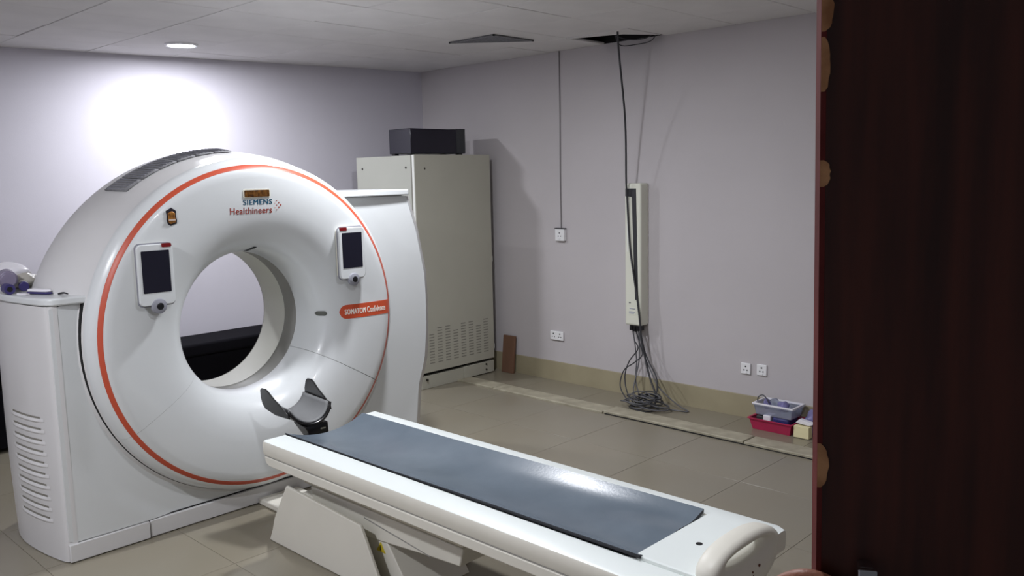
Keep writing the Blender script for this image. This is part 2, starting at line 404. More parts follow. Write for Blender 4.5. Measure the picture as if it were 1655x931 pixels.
# front panels: polar sheets round the ring opening
def ray_poly(poly, ax, az):
    best = 9
    for (x0, z0), (x1, z1) in zip(poly, poly[1:]+poly[:1]):
        dx, dz = x1-x0, z1-z0; den = ax*dz-az*dx
        if abs(den) < 1e-9: continue
        t = ((x0-GX)*dz-(z0-GZ)*dx)/den; u = ((x0-GX)*az-(z0-GZ)*ax)/den
        if t > 0 and -1e-6 <= u <= 1+1e-6: best = min(best, t)
    return best
PZ = 0.092
LP = [(GX, PZ), (1.275, PZ), (1.278, 1.185), (GX, 1.185)]
RO = [(3.30,PZ), (3.337,0.166), (3.372,0.437), (3.425,0.585), (3.448,0.78), (3.452,0.976), (3.447,1.132), (3.392,1.405), (3.325,1.61)]
RP = [(GX, PZ)] + RO + [(GX, 1.61)]
def panel(name, poly, a0, a1, n, lab=None):
    rows = []
    for k in range(n+1):
        a = R(a0+(a1-a0)*k/n); ax, az = math.cos(a), math.sin(a)
        ro = ray_poly(poly, ax, az); row = []
        ri = 0.872
        if ro < ri+0.004: ro = ri+0.004
        for j in range(15):
            r = ri+(ro-ri)*j/14
            y = 4.078 - (0.016*max(sstep(1.0, 1.075, r), 1-sstep(1.29, 1.44, GX+r*ax)) if ax < 0 else 0.012*sstep(0.90, 1.5, r))
            row.append((GX+r*ax, y, GZ+r*az))
        row.append((GX+ro*ax, row[-1][1]+0.03, GZ+ro*az))
        rows.append(row)
    return MB().grid(rows).build(name, 'gwhite', gan, angle=50, label=lab)
aL = 180-math.degrees(math.asin((1.185-GZ)/0.876))
panel('front_panel', LP, aL, 269.9, 90)
aR = math.degrees(math.asin((1.61-GZ)/0.876))
panel('front_panel', RP, -89.9, aR, 100)
# plinth under the panels
MB().box(1.272, 1.64, 4.052, 4.5, 0.004, 0.088).build('plinth', 'gside', gan, bevel=0.004)
MB().box(1.645, 3.29, 4.060, 4.5, 0.004, 0.088).build('plinth', 'gside', gan, bevel=0.004)
MB().box(1.29, 3.28, 4.075, 4.5, 0.086, 0.094).build('plinth_gap', 'gap', gan)
# left side panel with louvres
plan = smooth_path([(1.312,4.0612,0), (1.290,4.0628,0), (1.270,4.074,0), (1.258,4.10,0), (1.246,4.15,0), (1.226,4.27,0), (1.214,4.40,0), (1.213,4.52,0), (1.235,4.66,0), (1.29,4.78,0), (1.42,4.84,0)], 4)
def side_pt(p, z, off=0.0):
    b = 0.012*math.sin(math.pi*min(1, max(0, z/1.22)))
    return (p.x-b*sstep(4.07, 4.3, p.y)-off, p.y, z)
rows = [[side_pt(p, 0.004+(1.187-0.004)*j/12) for j in range(13)] for p in plan]
sp = MB().grid(rows).build('side_panel', 'gside', gan, angle=50, label='side panel with slanted cooling louvres')
for k in range(10):
    z = 0.665-0.0528*k
    seg = [p for p in plan if 4.15 <= p.y <= 4.47]
    lv = MB(); rows = []
    for i, p in enumerate(seg):
        e = min(1, i/2, (len(seg)-1-i)/2)
        x, y, zz = side_pt(p, z); dz = 0.0
        rows.append([(x+0.004, y, z+0.006), (x-0.0005, y, z+0.005), (x-0.001-0.0065*e, y, z-0.006), (x-0.001-0.006*e, y, z-0.010), (x+0.004, y, z-0.022)])
    lv.grid(rows).build('louver', 'gside', sp, angle=30)
    sl = MB(); rows = []
    for i, p in enumerate(seg[1:-1]):
        x, y, zz = side_pt(p, z)
        rows.append([(x-0.0015, y, z+0.004), (x-0.0025, y, z+0.013), (x+0.002, y, z+0.013)])
    sl.grid(rows).build('louver_slot', 'vslot', sp, angle=30)
# left top cover
tp = [(p.x, p.y) for p in smooth_path([(1.452,4.046,0), (1.33,4.047,0), (1.290,4.054,0), (1.262,4.085,0), (1.243,4.15,0), (1.220,4.27,0), (1.202,4.40,0), (1.200,4.53,0), (1.222,4.67,0), (1.28,4.79,0), (1.42,4.85,0)], 4)] + [(1.60,4.85), (1.60,4.07), (1.452,4.07)]
MB().prism(tp, 'Z', 1.188, 1.222).build('top_cover', 'gwhite', gan, bevel=0.008)
MB().box(1.30, 1.58, 4.08, 4.8, 1.176, 1.19).build('cover_gap', 'gap', gan)
MB().box(1.30, 1.50, 4.2, 4.82, 0.01, 1.18).build('rear_body', 'gside', gan)
# right tower top, side, back
MB().prism([(2.83,4.048), (3.315,4.048), (3.338,4.062), (3.36,4.15), (3.38,4.3), (3.34,4.6), (3.2,4.75), (2.83,4.75)], 'Z', 1.614, 1.648).build('top_cover', 'gwhite', gan, bevel=0.006)
MB().box(2.95, 3.30, 4.085, 4.7, 1.602, 1.616).build('cover_gap', 'gap', gan)
rows = []
rim = [(3.29, 0.004)] + [p for p in RO]
def ro_x(z):
    for (x0, z0), (x1, z1) in zip(rim[:-1], rim[1:]):
        if z0 <= z <= z1: return x0+(x1-x0)*(z-z0)/(z1-z0)
    return rim[-1][0]
for j in range(25):
    z = 0.004+(1.606-0.004)*j/24; x = ro_x(z); k = 1-0.3*sstep(0.9, 1.6, z)
    xb = min(x+0.11, 3.535) if z < 1.0 else x+0.085
    rows.append([(x-0.004, 4.068, z), (x+(xb-x)*0.45, 4.10, z), (x+(xb-x)*0.8, 4.15, z), (xb, 4.22, z), (xb+0.005, 4.34, z), (xb-0.03, 4.55, z), (xb-0.15, 4.70, z), (3.1, 4.74, z)])
MB().grid(rows).build('side_panel', 'gside', gan, angle=50)

# control panels on the ring face
def control(xc, zc, red_side):
    y0 = 3.902
    c = MB().prism(rrect(xc-0.084, xc+0.084, zc-0.141, zc+0.141, 0.022), 'Y', y0, 3.93).build('control_panel', 'gwhite', gan, bevel=0.004, label='white control panel with dark screen')
    MB().prism(rrect(xc-0.078, xc+0.078, zc-0.135, zc+0.137, 0.02), 'Y', 3.926, 3.946).build('panel_mount', 'cream', c, bevel=0.002)
    MB().prism(rrect(xc-0.088, xc+0.088, zc-0.147, zc+0.147, 0.024), 'Y', 3.916, 3.9215).build('panel_seam', 'knobgrey', c)
    MB().prism(rrect(xc-0.0655, xc+0.0655, zc-0.082, zc+0.112, 0.004), 'Y', y0-0.0015, y0+0.003).build('screen', 'screen', c, label='dark screen')
    a, b = (xc+0.032, xc+0.078) if red_side > 0 else (xc-0.078, xc-0.032)
    MB().prism(rrect(a, b, zc+0.125, zc+0.143, 0.005), 'Y', y0-0.002, y0+0.006).build('red_indicator', 'red', c, label='dark red indicator')
    kz = zc-0.146
    kn = MB().lathe([(0.0,3.890), (0.018,3.890), (0.024,3.8915), (0.033,3.8945), (0.0355,3.900), (0.0355,3.915), (0.0,3.915)], xc+0.002, kz, 0, 360, 32).build('knob', 'knobgrey', c, label='round grey knob')
    MB().lathe([(0.0,3.887), (0.012,3.8875), (0.0165,3.8895), (0.0165,3.895), (0.0,3.89)], xc+0.002, kz, 0, 360, 24).build('knob_center', 'black', c)
control(1.698, 1.299, 1)
control(2.793, 1.313, -1)

# lettering, windows and marks on the ring
def on_face(x, z): return face_y(math.hypot(x-GX, z-GZ))
text_mb('SIEMENS', 2.178, 2.340, on_face, 1.612, 0.0011, 0.026, 1.12).build('maker_lettering', 'teal', gan, smooth=False, label='teal capital lettering')
text_mb('Healthineers', 2.105, 2.338, on_face, 1.570, 0.0006, 0.033, 1.06).build('maker_lettering', 'letred', gan, smooth=False, label='rust red lettering')
for q, (dx, dz, r, mm) in enumerate([(0,0.026,0.0035,'letred'), (0,0.003,0.0038,'letred'), (0,-0.021,0.0035,'letred'), (0.0125,0.015,0.0046,'letred'), (0.0125,-0.009,0.0046,'letred'), (0.0235,0.003,0.0055,'letred'), (-0.010,0.014,0.002,'orange'), (-0.010,-0.009,0.002,'orange')]):
    fy_ = on_face(2.366+dx, 1.589+dz)
    MB().lathe([(0, fy_-0.001), (r*0.8, fy_-0.001), (r*0.8, fy_+0.002)], 2.366+dx, 1.589+dz, 0, 360, 12).build('logo_dot', mm, gan)
fw = MB().prism(rrect(2.180, 2.331, 1.634, 1.676, 0.008), 'Y', 3.941, 3.947).build('display_window', 'cream', gan)
MB().prism(rrect(2.186, 2.325, 1.638, 1.672, 0.005), 'Y', 3.9395, 3.945).build('amber_glass', 'amber', fw, label='brown amber display glass')
# orange name strip
def strip_y(x): return face_y(math.hypot(x-GX, 0.02))-0.0012
rows = []
for k in range(33):
    x = 2.7405+(3.072-2.7405)*(k/32)**1.0; h = 0.0395*math.sqrt(max(0.0, 1-max(0.0, (2.780-x)/0.0395)**2)) if x < 2.780 else 0.0395
    h = max(h, 0.004)
    rows.append([(x, strip_y(x)+0.004, 0.9795-h), (x, strip_y(x), 0.9795-h), (x, strip_y(x), 0.9795+h), (x, strip_y(x)+0.004, 0.9795+h)])
st = MB().grid(rows).build('name_strip', 'orange', gan, smooth=False, label='orange name strip with white lettering')
text_mb('SOMATOM', 2.768, 2.896, lambda x, z: strip_y(x), 0.979, 0.0012, 0.030, 1.08).build('strip_lettering', 'letwhite', st, smooth=False, label='white lettering')
text_mb('Confidence', 2.905, 3.034, lambda x, z: strip_y(x), 0.979, 0.0007, 0.034, 1.04).build('strip_lettering', 'letwhite', st, smooth=False, label='white lettering')
# sensor window and laser mark on the funnel of the bore
def funnel_pt(r, a, off):
    y = face_y(r); y2 = face_y(r+0.006); y1 = face_y(r-0.006)
    n = Vector((-(y1-y2), 0.012)).normalized()      # (radial, axial) pointing to the open side
    n = Vector((-abs(n.x), -abs(n.y)))
    rr = r+n.x*off
    return (GX+rr*math.cos(R(a)), y+n.y*off, GZ+rr*math.sin(R(a)))
def funnel_patch(name, m, r0, r1, a0, a1, off, parent, skew=0.0, rnd=True):
    rows = []
    for i in range(9):
        u = i/8; w = 1.0
        if rnd: w = math.sqrt(max(0.05, 1-max(0, abs(2*u-1)-0.55)**2/0.45**2))
        rc = r0+(r1-r0)*u; ac = (a0+a1)/2+skew*(u-0.5); h = (a1-a0)/2*w
        rows.append([funnel_pt(rc, ac-h+2*h*j/4, off) for j in range(5)])
    return MB().grid(rows).build(name, m, parent, solid=0.003)
funnel_patch('sensor_window', 'olive', 0.392, 0.426, -1.4, 2.2, 0.003, gan)
funnel_patch('laser_window', 'unitdark', 0.383, 0.405, 86.2, 88.6, 0.003, gan, skew=-3.0, rnd=False)

# small ornament stuck to the ring
orn = thing('ornament', 'small gold and dark ornament stuck on the white scanner ring', 'ornament', (1.806, 3.94, 1.515))
op = [(-0.02,-0.034), (-0.006,-0.043), (0.008,-0.037), (0.024,-0.034), (0.026,-0.018), (0.022,0.004), (0.024,0.026), (0.016,0.034), (0.002,0.043), (-0.014,0.034), (-0.026,0.028), (-0.022,0.006), (-0.024,-0.016)]
MB().prism([(1.806+a, 1.560+b) for a, b in op], 'Y', 3.9405, 3.9445).build('back_plate', 'silverorn', orn, bevel=0.002)
MB().prism([(1.806+a*0.74, 1.556+b*0.72) for a, b in op], 'Y', 3.937, 3.942).build('gold_relief', 'gold', orn, bevel=0.003)
MB().lathe([(0,3.934), (0.006,3.9345), (0.008,3.937), (0.008,3.939)], 1.806, 1.573, 0, 360, 14).build('center_boss', 'gold', orn)
MB().prism(rrect(1.79, 1.822, 1.541, 1.549, 0.003), 'Y', 3.9345, 3.939).build('pale_band', 'pale', orn)

# ------------------------------------------------------------------ things on the left tower
TZ = 1.222
bagr = thing('plastic_bag_bundle', 'crumpled white plastic bundle on top of the scanner left tower', 'bag', (1.34, 4.58, TZ))
def lump(name, m, c, s, amp, seed, parent, bm_=None):
    rnd = random.Random(seed); bm = bmesh.new(); bmesh.ops.create_icosphere(bm, subdivisions=4, radius=1)
    ph = [(Vector((rnd.uniform(-1,1), rnd.uniform(-1,1), rnd.uniform(-1,1))).normalized()*rnd.uniform(2,7), rnd.uniform(0,6), rnd.uniform(0.3,1)) for _ in range(14)]
    mb = MB()
    vs = []
    for v in bm.verts:
        d = 1+amp*sum(a*math.sin(k.dot(v.co)+p) for k, p, a in ph)/4
        q = Vector((v.co.x*s[0], v.co.y*s[1], v.co.z*s[2]))*d + Vector(c)
        vs.append((q.x, q.y, max(q.z, TZ+0.001)))
    mb.add(vs, [tuple(x.index for x in f.verts) for f in bm.faces]); bm.free()
    return mb.build(name, m, parent, angle=80)
lump('white_fold', 'bag', (1.315, 4.68, TZ+0.075), (0.085, 0.10, 0.052), 0.16, 3, bagr)
lump('cloudy_sheet', 'bagtan', (1.335, 4.64, TZ+0.040), (0.085, 0.075, 0.042), 0.22, 5, bagr)
lump('knotted_end', 'bagtan', (1.40, 4.72, TZ+0.045), (0.02, 0.03, 0.042), 0.3, 8, bagr)
bt1 = thing('purple_canister', 'dull purple canister lying in the plastic bundle on the left tower', 'container', (1.255, 4.45, TZ))
MB().tube([(1.245,4.47,TZ+0.062), (1.262,4.56,TZ+0.066)], 0.041, 24).build('body', 'purple', bt1, bevel=0.006)
MB().tube([(1.242,4.453,TZ+0.062), (1.245,4.471,TZ+0.062)], 0.034, 24).build('lid', 'purple', bt1, bevel=0.004)
bt2 = thing('navy_cap_bottle', 'small bottle with navy cap beside the purple canister', 'bottle', (1.30, 4.46, TZ))
MB().tube([(1.305,4.455,TZ+0.024), (1.313,4.49,TZ+0.026)], 0.0225, 20).build('cap', 'navy', bt2, bevel=0.003)
MB().tube([(1.313,4.49,TZ+0.026), (1.315,4.50,TZ+0.026), (1.325,4.55,TZ+0.024)], [0.018,0.022,0.022], 20).build('body', 'bagtan', bt2)
wd = thing('navy_roll', 'dark navy roll at the edge of the left tower top', 'roll', (1.225, 4.5, TZ))
MB().tube([(1.224,4.385,TZ+0.025), (1.226,4.445,TZ+0.025)], 0.024, 16).build('roll', 'navy', wd)
MB().tube([(1.2239,4.3835,TZ+0.025), (1.224,4.387,TZ+0.025)], 0.012, 16).build('core', 'black', wd)
tb = thing('flat_case', 'flat navy and white case lying on the left tower top', 'case', (1.352, 4.335, TZ))
cp = [(1.277,4.335), (1.325,4.232), (1.352,4.222), (1.348,4.262), (1.318,4.37)]
MB().prism(cp, 'Z', TZ+0.002, TZ+0.011).build('lower_shell', 'navy', tb, bevel=0.003)
MB().prism([(1.315+(a-1.315)*0.96, 4.3+(b-4.3)*0.96) for a, b in cp], 'Z', TZ+0.011, TZ+0.024).build('upper_shell', 'paper', tb, bevel=0.006)
tag(MB().tube(smooth_path([(1.365,4.19,TZ+0.004), (1.378,4.16,TZ+0.010), (1.392,4.145,TZ+0.004), (1.404,4.13,TZ+0.005)]), 0.0035, 6).build('short_cable', 'cable'), 'short black cable end beside the flat navy case', 'cable')
tag(MB().prism([(1.243,4.36), (1.262,4.29), (1.280,4.30), (1.268,4.37)], 'Z', TZ+0.001, TZ+0.006).build('folded_paper', 'paper'), 'folded white paper slip at the left tower edge', 'paper')

# ------------------------------------------------------------------ black bench behind the scanner
ben = thing('waiting_bench', 'long low black padded bench against the back wall, seen through the bore', 'bench', (2.1, 6.3, 0))
MB().box(0.55, 3.70, 6.125, 6.50, 0.03, 0.415).build('base', 'bench', ben, smooth=False, bevel=0.004)
for k in range(3):
    MB().box(0.55+1.05*k+0.003, 0.55+1.05*(k+1)-0.003, 6.10, 6.505, 0.418, 0.514).build('cushion', 'bench', ben, bevel=0.018, seg=3)
for x in (0.6, 2.1, 3.6):
    for y in (6.15, 6.45): MB().box(x-0.03, x+0.03, y-0.03, y+0.03, 0.0, 0.032).build('foot', 'black', ben)

# ------------------------------------------------------------------ patient table
tab = thing('patient_table', 'long white patient table in front of the scanner ring', 'table', (GX, 2.35, 0))
TX0, TX1, TY0, TY1 = 1.935, 2.585, 1.235, 3.462
PX0, PX1 = 2.055, 2.50
def sag(u, y):      # depth of the trough, u in -1..1
    return (0.044+0.006*sstep(2.2, 3.4, y))*(1-u*u)
ny = 60; rows = []
nx = 14
for i in range(ny+1):
    y = TY0+(TY1-TY0)*i/ny
    row = [(TX0+0.006, y, 0.474), (TX0, y, 0.486), (TX0, y, 0.530), (TX0+0.004, y, 0.538), (TX0+0.014, y, 0.542), (PX0-0.002, y, 0.542)]
    flat = y < 1.50
    for k in range(nx+1):
        u = -1+2*k/nx; x = PX0+(PX1-PX0)*k/nx
        row.append((x, y, 0.536-(0 if flat else sag(u, y))))
    row += [(PX1+0.002, y, 0.542), (TX1-0.014, y, 0.542), (TX1-0.004, y, 0.538), (TX1, y, 0.530), (TX1, y, 0.486), (TX1-0.006, y, 0.474)]
    kx = 1-0.07*(1-sstep(1.235, 1.275, y))
    rows.append([(GX+(x-GX)*kx, y_, z_) for x, y_, z_ in row])
tm = MB(); tm.grid(rows)
nn = len(rows[0])
tm.f.append(tuple(range(nn))); tm.f.append(tuple(ny*nn+k for k in range(nn-1, -1, -1)))
for i in range(ny): tm.f.append((i*nn, (i+1)*nn, (i+1)*nn+nn-1, i*nn+nn-1))
tt = tm.build('tabletop', 'twhite', tab, angle=40); tt.data.materials.append(M['tcream'])
for p_ in tt.data.polygons:
    if abs(p_.normal.z) < 0.6: p_.material_index = 1
for s, x in ((-1, TX0), (1, TX1)):
    a, b = (x+0.004, x+0.06) if s < 0 else (x-0.06, x-0.004)
    MB().box(a, b, TY0+0.12, TY1-0.008, 0.470, 0.4745).build('rail_seam', 'band', tab)
    xa, xb = (x+0.0, x+0.10) if s < 0 else (x-0.10, x-0.0)
    yy = [(TY0+0.10, 0.4705), (TY1-0.006, 0.4705), (TY1-0.018, 0.440), (TY1-0.045, 0.430), (TY0+0.14, 0.430), (TY0+0.10, 0.445)]
    MB().prism(yy, 'X', xa, xb).build('side_rail', 'tcream', tab, bevel=0.004)
for a, b in ((1.43, 1.47), (1.38, 1.42)):
    MB().box(TX0-0.001, TX0+0.002, a, b, 0.486, 0.4875).build('latch_line', 'steel', tab); 
MB().box(TX0-0.001, TX0+0.002, 1.4285, 1.4305, 0.476, 0.4875).build('latch_line', 'steel', tab)
MB().box(2.03, 2.49, TY0+0.1, TY1-0.06, 0.428, 0.474).build('under_tray', 'uncream', tab)
MB().box(2.10, 2.42, 2.31, 3.40, 0.312, 0.432).build('undercarriage', 'uncream', tab, bevel=0.004)
MB().prism([(3.34,0.311), (2.305,0.311), (2.325,0.234), (2.50,0.222), (2.93,0.182), (3.3,0.16)], 'X', 2.095, 2.425).build('lift_beam', 'tcream', tab, bevel=0.006)
MB().prism([(2.93,0.272), (2.50,0.226), (2.50,0.221), (2.93,0.266)], 'X', 2.0945, 2.098).build('beam_seam', 'band', tab)
LPN = [(3.425,0.312), (3.545,0.125), (3.57,0.06), (3.600,0.002), (2.700,0.002), (2.752,0.094), (2.855,0.278)]
MB().prism(LPN, 'X', 2.018, 2.034).build('lift_cover', 'tcream', tab, bevel=0.004)
MB().prism(LPN, 'X', 2.486, 2.502).build('lift_cover', 'tcream', tab, bevel=0.004)
MB().prism([(3.5,0.0), (3.42,0.26), (2.80,0.22), (2.62,0.0)], 'X', 2.10, 2.42).build('pedestal', 'tcream', tab, bevel=0.004)
wt = MB().prism([(2.855,0.145), (2.795,0.145), (2.825,0.188)], 'X', 2.0975, 2.1005).build('warning_sticker', 'yellow', tab, smooth=False, label='yellow warning triangle sticker')
MB().prism([(2.829,0.152), (2.821,0.152), (2.823,0.174), (2.827,0.174)], 'X', 2.0965, 2.098).build('warning_mark', 'black', wt, smooth=False)
MB().box(2.222, 2.46, 3.42, 4.056, 0.0, 0.035).build('floor_channel', 'tcream', tab, bevel=0.008)
# end plate and handle
MB().prism(rrect(2.068, 2.495, 1.25, 1.488, 0.012), 'Z', 0.534, 0.550).build('end_plate', 'twhite', tab, bevel=0.004)
MB().lathez([(0.0, 0.5512), (0.011, 0.5512), (0.011, 0.549)], 2.262, 1.379, 16).build('plate_hole', 'black', tab)
def handle_pt(x, z, y):
    return (x, y+0.008+(z-0.56)*0.05, z)
hb = MB(); seg = 48; hc = (2.258, 0.556); rows = []
def outline(t):
    c, s_ = math.cos(t), math.sin(t)
    x = 0.208*math.copysign(abs(c)**0.90, c); z = (0.072 if s_ > 0 else 0.125)*math.copysign(abs(s_)**0.90, s_)
    return hc[0]+x, hc[1]+z
def slot(t):
    c, s_ = math.cos(t), math.sin(t)
    x = 0.120*math.copysign(abs(c)**0.62, c); z = 0.019*math.copysign(abs(s_)**0.8, s_)
    return hc[0]-0.003+x, hc[1]+0.018+z
for k in range(seg):
    t = 2*math.pi*k/seg; ox, oz = outline(t); sx, sz = slot(t)
    mx, mz = (ox+sx)/2, (oz+sz)/2
    def mixp(f): return (sx+(ox-sx)*f, sz+(oz-sz)*f)
    prof = [(0.0, 1.235), (0.03, 1.212), (0.16, 1.198), (0.5, 1.192), (0.84, 1.198), (0.96, 1.212), (1.0, 1.232), (0.96, 1.252), (0.84, 1.262), (0.5, 1.264), (0.16, 1.262), (0.03, 1.254), (0.0, 1.235)]
    rows.append([handle_pt(*mixp(f), y) for f, y in prof])
hd = hb.grid(rows, closed_u=True).build('end_handle', 'tcream', tab, angle=60, label='rounded end handle with slot')
rp = random.Random(4)
for k in range(5):
    x = 2.29+rp.uniform(-0.03, 0.03); z = 0.51+rp.uniform(-0.018, 0.012); r = rp.uniform(0.0025, 0.0055)
    p = handle_pt(x, z, 1.1925)
    MB().lathe([(0, p[1]-0.001), (r, p[1]-0.0005), (r*1.1, p[1]+0.002)], p[0], p[2], 0, 360, 7).build('rust_spot', 'rust', hd)

# mattress pad
pad = thing('table_mattress', 'slate grey vinyl mattress pad lying along the white table', 'mattress', (2.28, 2.48, 0.54))
def pad_z(u, y):
    z = 0.5495-sag(u, y)*0.96
    e = sstep(1.95, 1.49, y)
    z += e*(0.030*math.exp(-((u-0.12)/0.45)**2) + 0.003)
    z += 0.007*sstep(0.6, 1.0, abs(u))*sstep(2.9, 2.0, y)
    return z
rows_t = []; nyp, nxp = 44, 24
for i in range(nyp+1):
    row = []
    for k in range(nxp+1):
        u = -1+2*k/nxp
        y1 = 3.468-0.006*(1-u*u); y0 = 1.488+0.010*u+0.014*math.sin(2.2*u+0.4)
        y = y0+(y1-y0)*i/nyp; x = 2.2775+0.2215*u
        row.append((x, y, pad_z(u, y)))
    rows_t.append(row)
MB().grid(rows_t).build('cover', 'pad', pad, angle=70)
T = 0.013; pm = MB()
loop = rows_t[0][:] + [r[-1] for r in rows_t[1:]] + rows_t[-1][-2::-1] + [r[0] for r in rows_t[-2:0:-1]]
pm.grid([[p, (p[0]+(2.2775-p[0])*0.008, p[1], p[2]-T)] for p in loop], closed_u=True)
pm.grid([[(q[0]+(2.2775-q[0])*0.008, q[1], q[2]-T) for q in row] for row in rows_t])
pm.build('edge', 'padedge', pad, angle=70, label='dark mattress underside and edge')

# head holder
hh = thing('head_holder', 'black and grey head rest cradle at the scanner end of the table', 'head rest', (GX, 3.62, 0.45))
HC = 2.268; HW = 0.113
def trough(u, y, off=0.0):
    t = (y-3.585)/0.215
    return (HC+(HW+off*0.7)*math.sin(u*1.25)/math.sin(1.25), y, 0.535+0.012*t-off+0.075*(1-math.cos(u*1.25))/(1-math.cos(1.25)))
rows = []
for i in range(11):
    row = []
    for k in range(17):
        u = -1+2*k/16; y = 3.588+0.22*i/10 - 0.030*(1-u*u)*(1-i/10) 
        row.append(trough(u, y, -0.004))
    rows.append(row)
MB().grid(rows).build('padding', 'cradle', hh, solid=0.008, angle=60, label='grey cradle padding')
rows = []
for i in range(11):
    row = []
    for k in range(19):
        u = -1.06+2.12*k/18; y = 3.578+0.236*i/10 - 0.032*(1-min(1, u*u))*(1-i/10)
        row.append(trough(u, y, 0.006))
    rows.append(row)
MB().grid(rows).build('shell', 'carbon', hh, solid=0.009, angle=60)
for s in (-1, 1):
    x = HC+s*(HW+0.002)
    poly = [(3.575,0.572), (3.585,0.596), (3.64,0.628), (3.70,0.660), (3.745,0.690), (3.762,0.697), (3.798,0.696), (3.812,0.685), (3.818,0.645), (3.812,0.610), (3.79,0.588), (3.70,0.570)]
    mb = MB()
    n = len(poly)
    va = [(x+s*(z-0.585)*0.12, y, z) for y, z in poly]; vb = [(x+s*(0.009+(z-0.585)*0.12), y, z) for y, z in poly]
    mb.add(va+vb, [tuple(range(n)), tuple(range(2*n-1, n-1, -1))]+[(i, (i+1) % n, n+(i+1) % n, n+i) for i in range(n)])
    mb.build('wing', 'carbon', hh, bevel=0.003)
MB().add([(2.215,3.556,0.524), (2.352,3.556,0.524), (2.345,3.66,0.534), (2.215,3.66,0.534), (2.262,3.545,0.446), (2.350,3.545,0.446), (2.34,3.62,0.440), (2.26,3.62,0.440)], [(0,1,2,3), (7,6,5,4), (0,4,5,1), (1,5,6,2), (2,6,7,3), (3,7,4,0)]).build('stem', 'carbon', hh, bevel=0.006)
MB().box(2.300, 2.330, 3.5465, 3.556, 0.494, 0.501).build('stem_label', 'chrome', hh, smooth=False)
MB().box(2.205, 2.335, 3.40, 3.60, 0.440, 0.462).build('mount_tongue', 'carbon', hh, bevel=0.004)

# ------------------------------------------------------------------ tall cabinet in the corner
cab = thing('electrical_cabinet', 'tall beige metal electrical cabinet standing in the corner', 'cabinet', (4.8, 5.6, 0))
CX0, CX1, CY0, CY1, CZ1 = 4.385, 5.215, 5.25, 6.02, 1.895
MB().box(CX0+0.005, CX1-0.01, CY0+0.03, CY1, 0.135, CZ1-0.004).build('body', 'cabside', cab, bevel=0.004)
MB().box(CX0+0.0, CX0+0.006, CY0+0.05, CY1-0.01, 0.15, CZ1-0.012).build('side_panel', 'cabside', cab, bevel=0.002)
fp = MB().box(CX0-0.003, CX1, CY0, CY0+0.022, 0.135, CZ1).build('front_panel', 'cabinet', cab, bevel=0.003)
MB().box(CX0-0.006, CX0+0.001, CY0+0.004, CY0+0.028, 0.137, CZ1-0.002).build('edge_strip', 'cabwhite', cab, bevel=0.001)
MB().box(CX0-0.001, CX0+0.004, CY0+0.028, CY0+0.05, 0.137, CZ1-0.006).build('panel_gap', 'vslot', cab)
MB().box(CX0+0.03, CX1-0.02, CY0+0.05, CY1-0.02, 0.105, 0.14).build('base_gap', 'gap', cab)
MB().box(CX0+0.01, CX1-0.36, CY0+0.015, CY1-0.02, 0.0, 0.107).build('plinth', 'cabinet', cab, bevel=0.003)
MB().box(CX1-0.36, CX1-0.004, CY0+0.004, CY1-0.02, 0.012, 0.112).build('plinth', 'cabinet', cab, bevel=0.003)
MB().box(CX1-0.35, CX1-0.02, CY0+0.03, CY1-0.04, 0.0, 0.013).build('plinth_foot', 'gap', cab)
for x, z in ((CX1-0.10, 0.092), (CX1-0.10, 0.045), (CX0+0.06, 0.075), (CX0+0.10, CZ1-0.11)):
    MB().lathe([(0, CY0-0.003), (0.008, CY0-0.002), (0.009, CY0+0.002), (0.009, CY0+0.02)], x, z, 0, 360, 12).build('screw', 'steel', cab)
for y in (5.36, 5.93):
    MB().tube([(CX0-0.003, y, CZ1-0.10), (CX0+0.004, y, CZ1-0.10)], 0.009, 12).build('screw', 'steel', cab)
MB().box(CX1-0.002, CX1+0.012, CY0+0.006, CY0+0.03, 0.98, 1.03).build('latch', 'cabwhite', cab, bevel=0.002)
MB().box(CX1-0.002, CX1+0.012, CY0+0.006, CY0+0.03, 0.215, 0.26).build('latch', 'cabwhite', cab, bevel=0.002)
vs = MB()
for c in range(8):
    for r_ in range(13):
        x = 4.475+0.088*c; z = 0.205+0.0235*r_
        if r_ > 10 and c in (0, 3, 6): continue
        vs.box(x, x+0.052, CY0-0.0012, CY0+0.002, z, z+0.008)
vo = vs.build('vent_slots', 'vslot', fp, smooth=False); vo['kind'] = 'stuff'
# black box on the cabinet
bx = thing('black_case', 'black glossy box sitting on top of the tall cabinet', 'box', (4.73, 5.5, CZ1))
MB().box(4.432, 4.925, 5.345, 5.62, CZ1+0.012, 2.105).build('body', 'boxblack', bx, bevel=0.004)
MB().box(4.927, 5.030, 5.350, 5.62, CZ1+0.012, 2.112).build('side_unit', 'boxgrey', bx, bevel=0.004)
for x in (4.46, 4.98):
    for y in (5.38, 5.58): MB().box(x-0.02, x+0.02, y-0.02, y+0.02, CZ1+0.0005, CZ1+0.013).build('foot', 'black', bx)
bd = MB().add([(5.262,5.075,0.005), (5.262,5.215,0.005), (5.282,5.215,0.005), (5.282,5.075,0.005), (5.297,5.075,0.328), (5.297,5.215,0.328), (5.316,5.215,0.328), (5.316,5.075,0.328)], [(0,1,2,3), (4,7,6,5), (0,4,5,1), (1,5,6,2), (2,6,7,3), (3,7,4,0)]).build('wooden_board', 'brown', bevel=0.002)
tag(bd, 'short brown board leaning on the wall beside the cabinet', 'board')

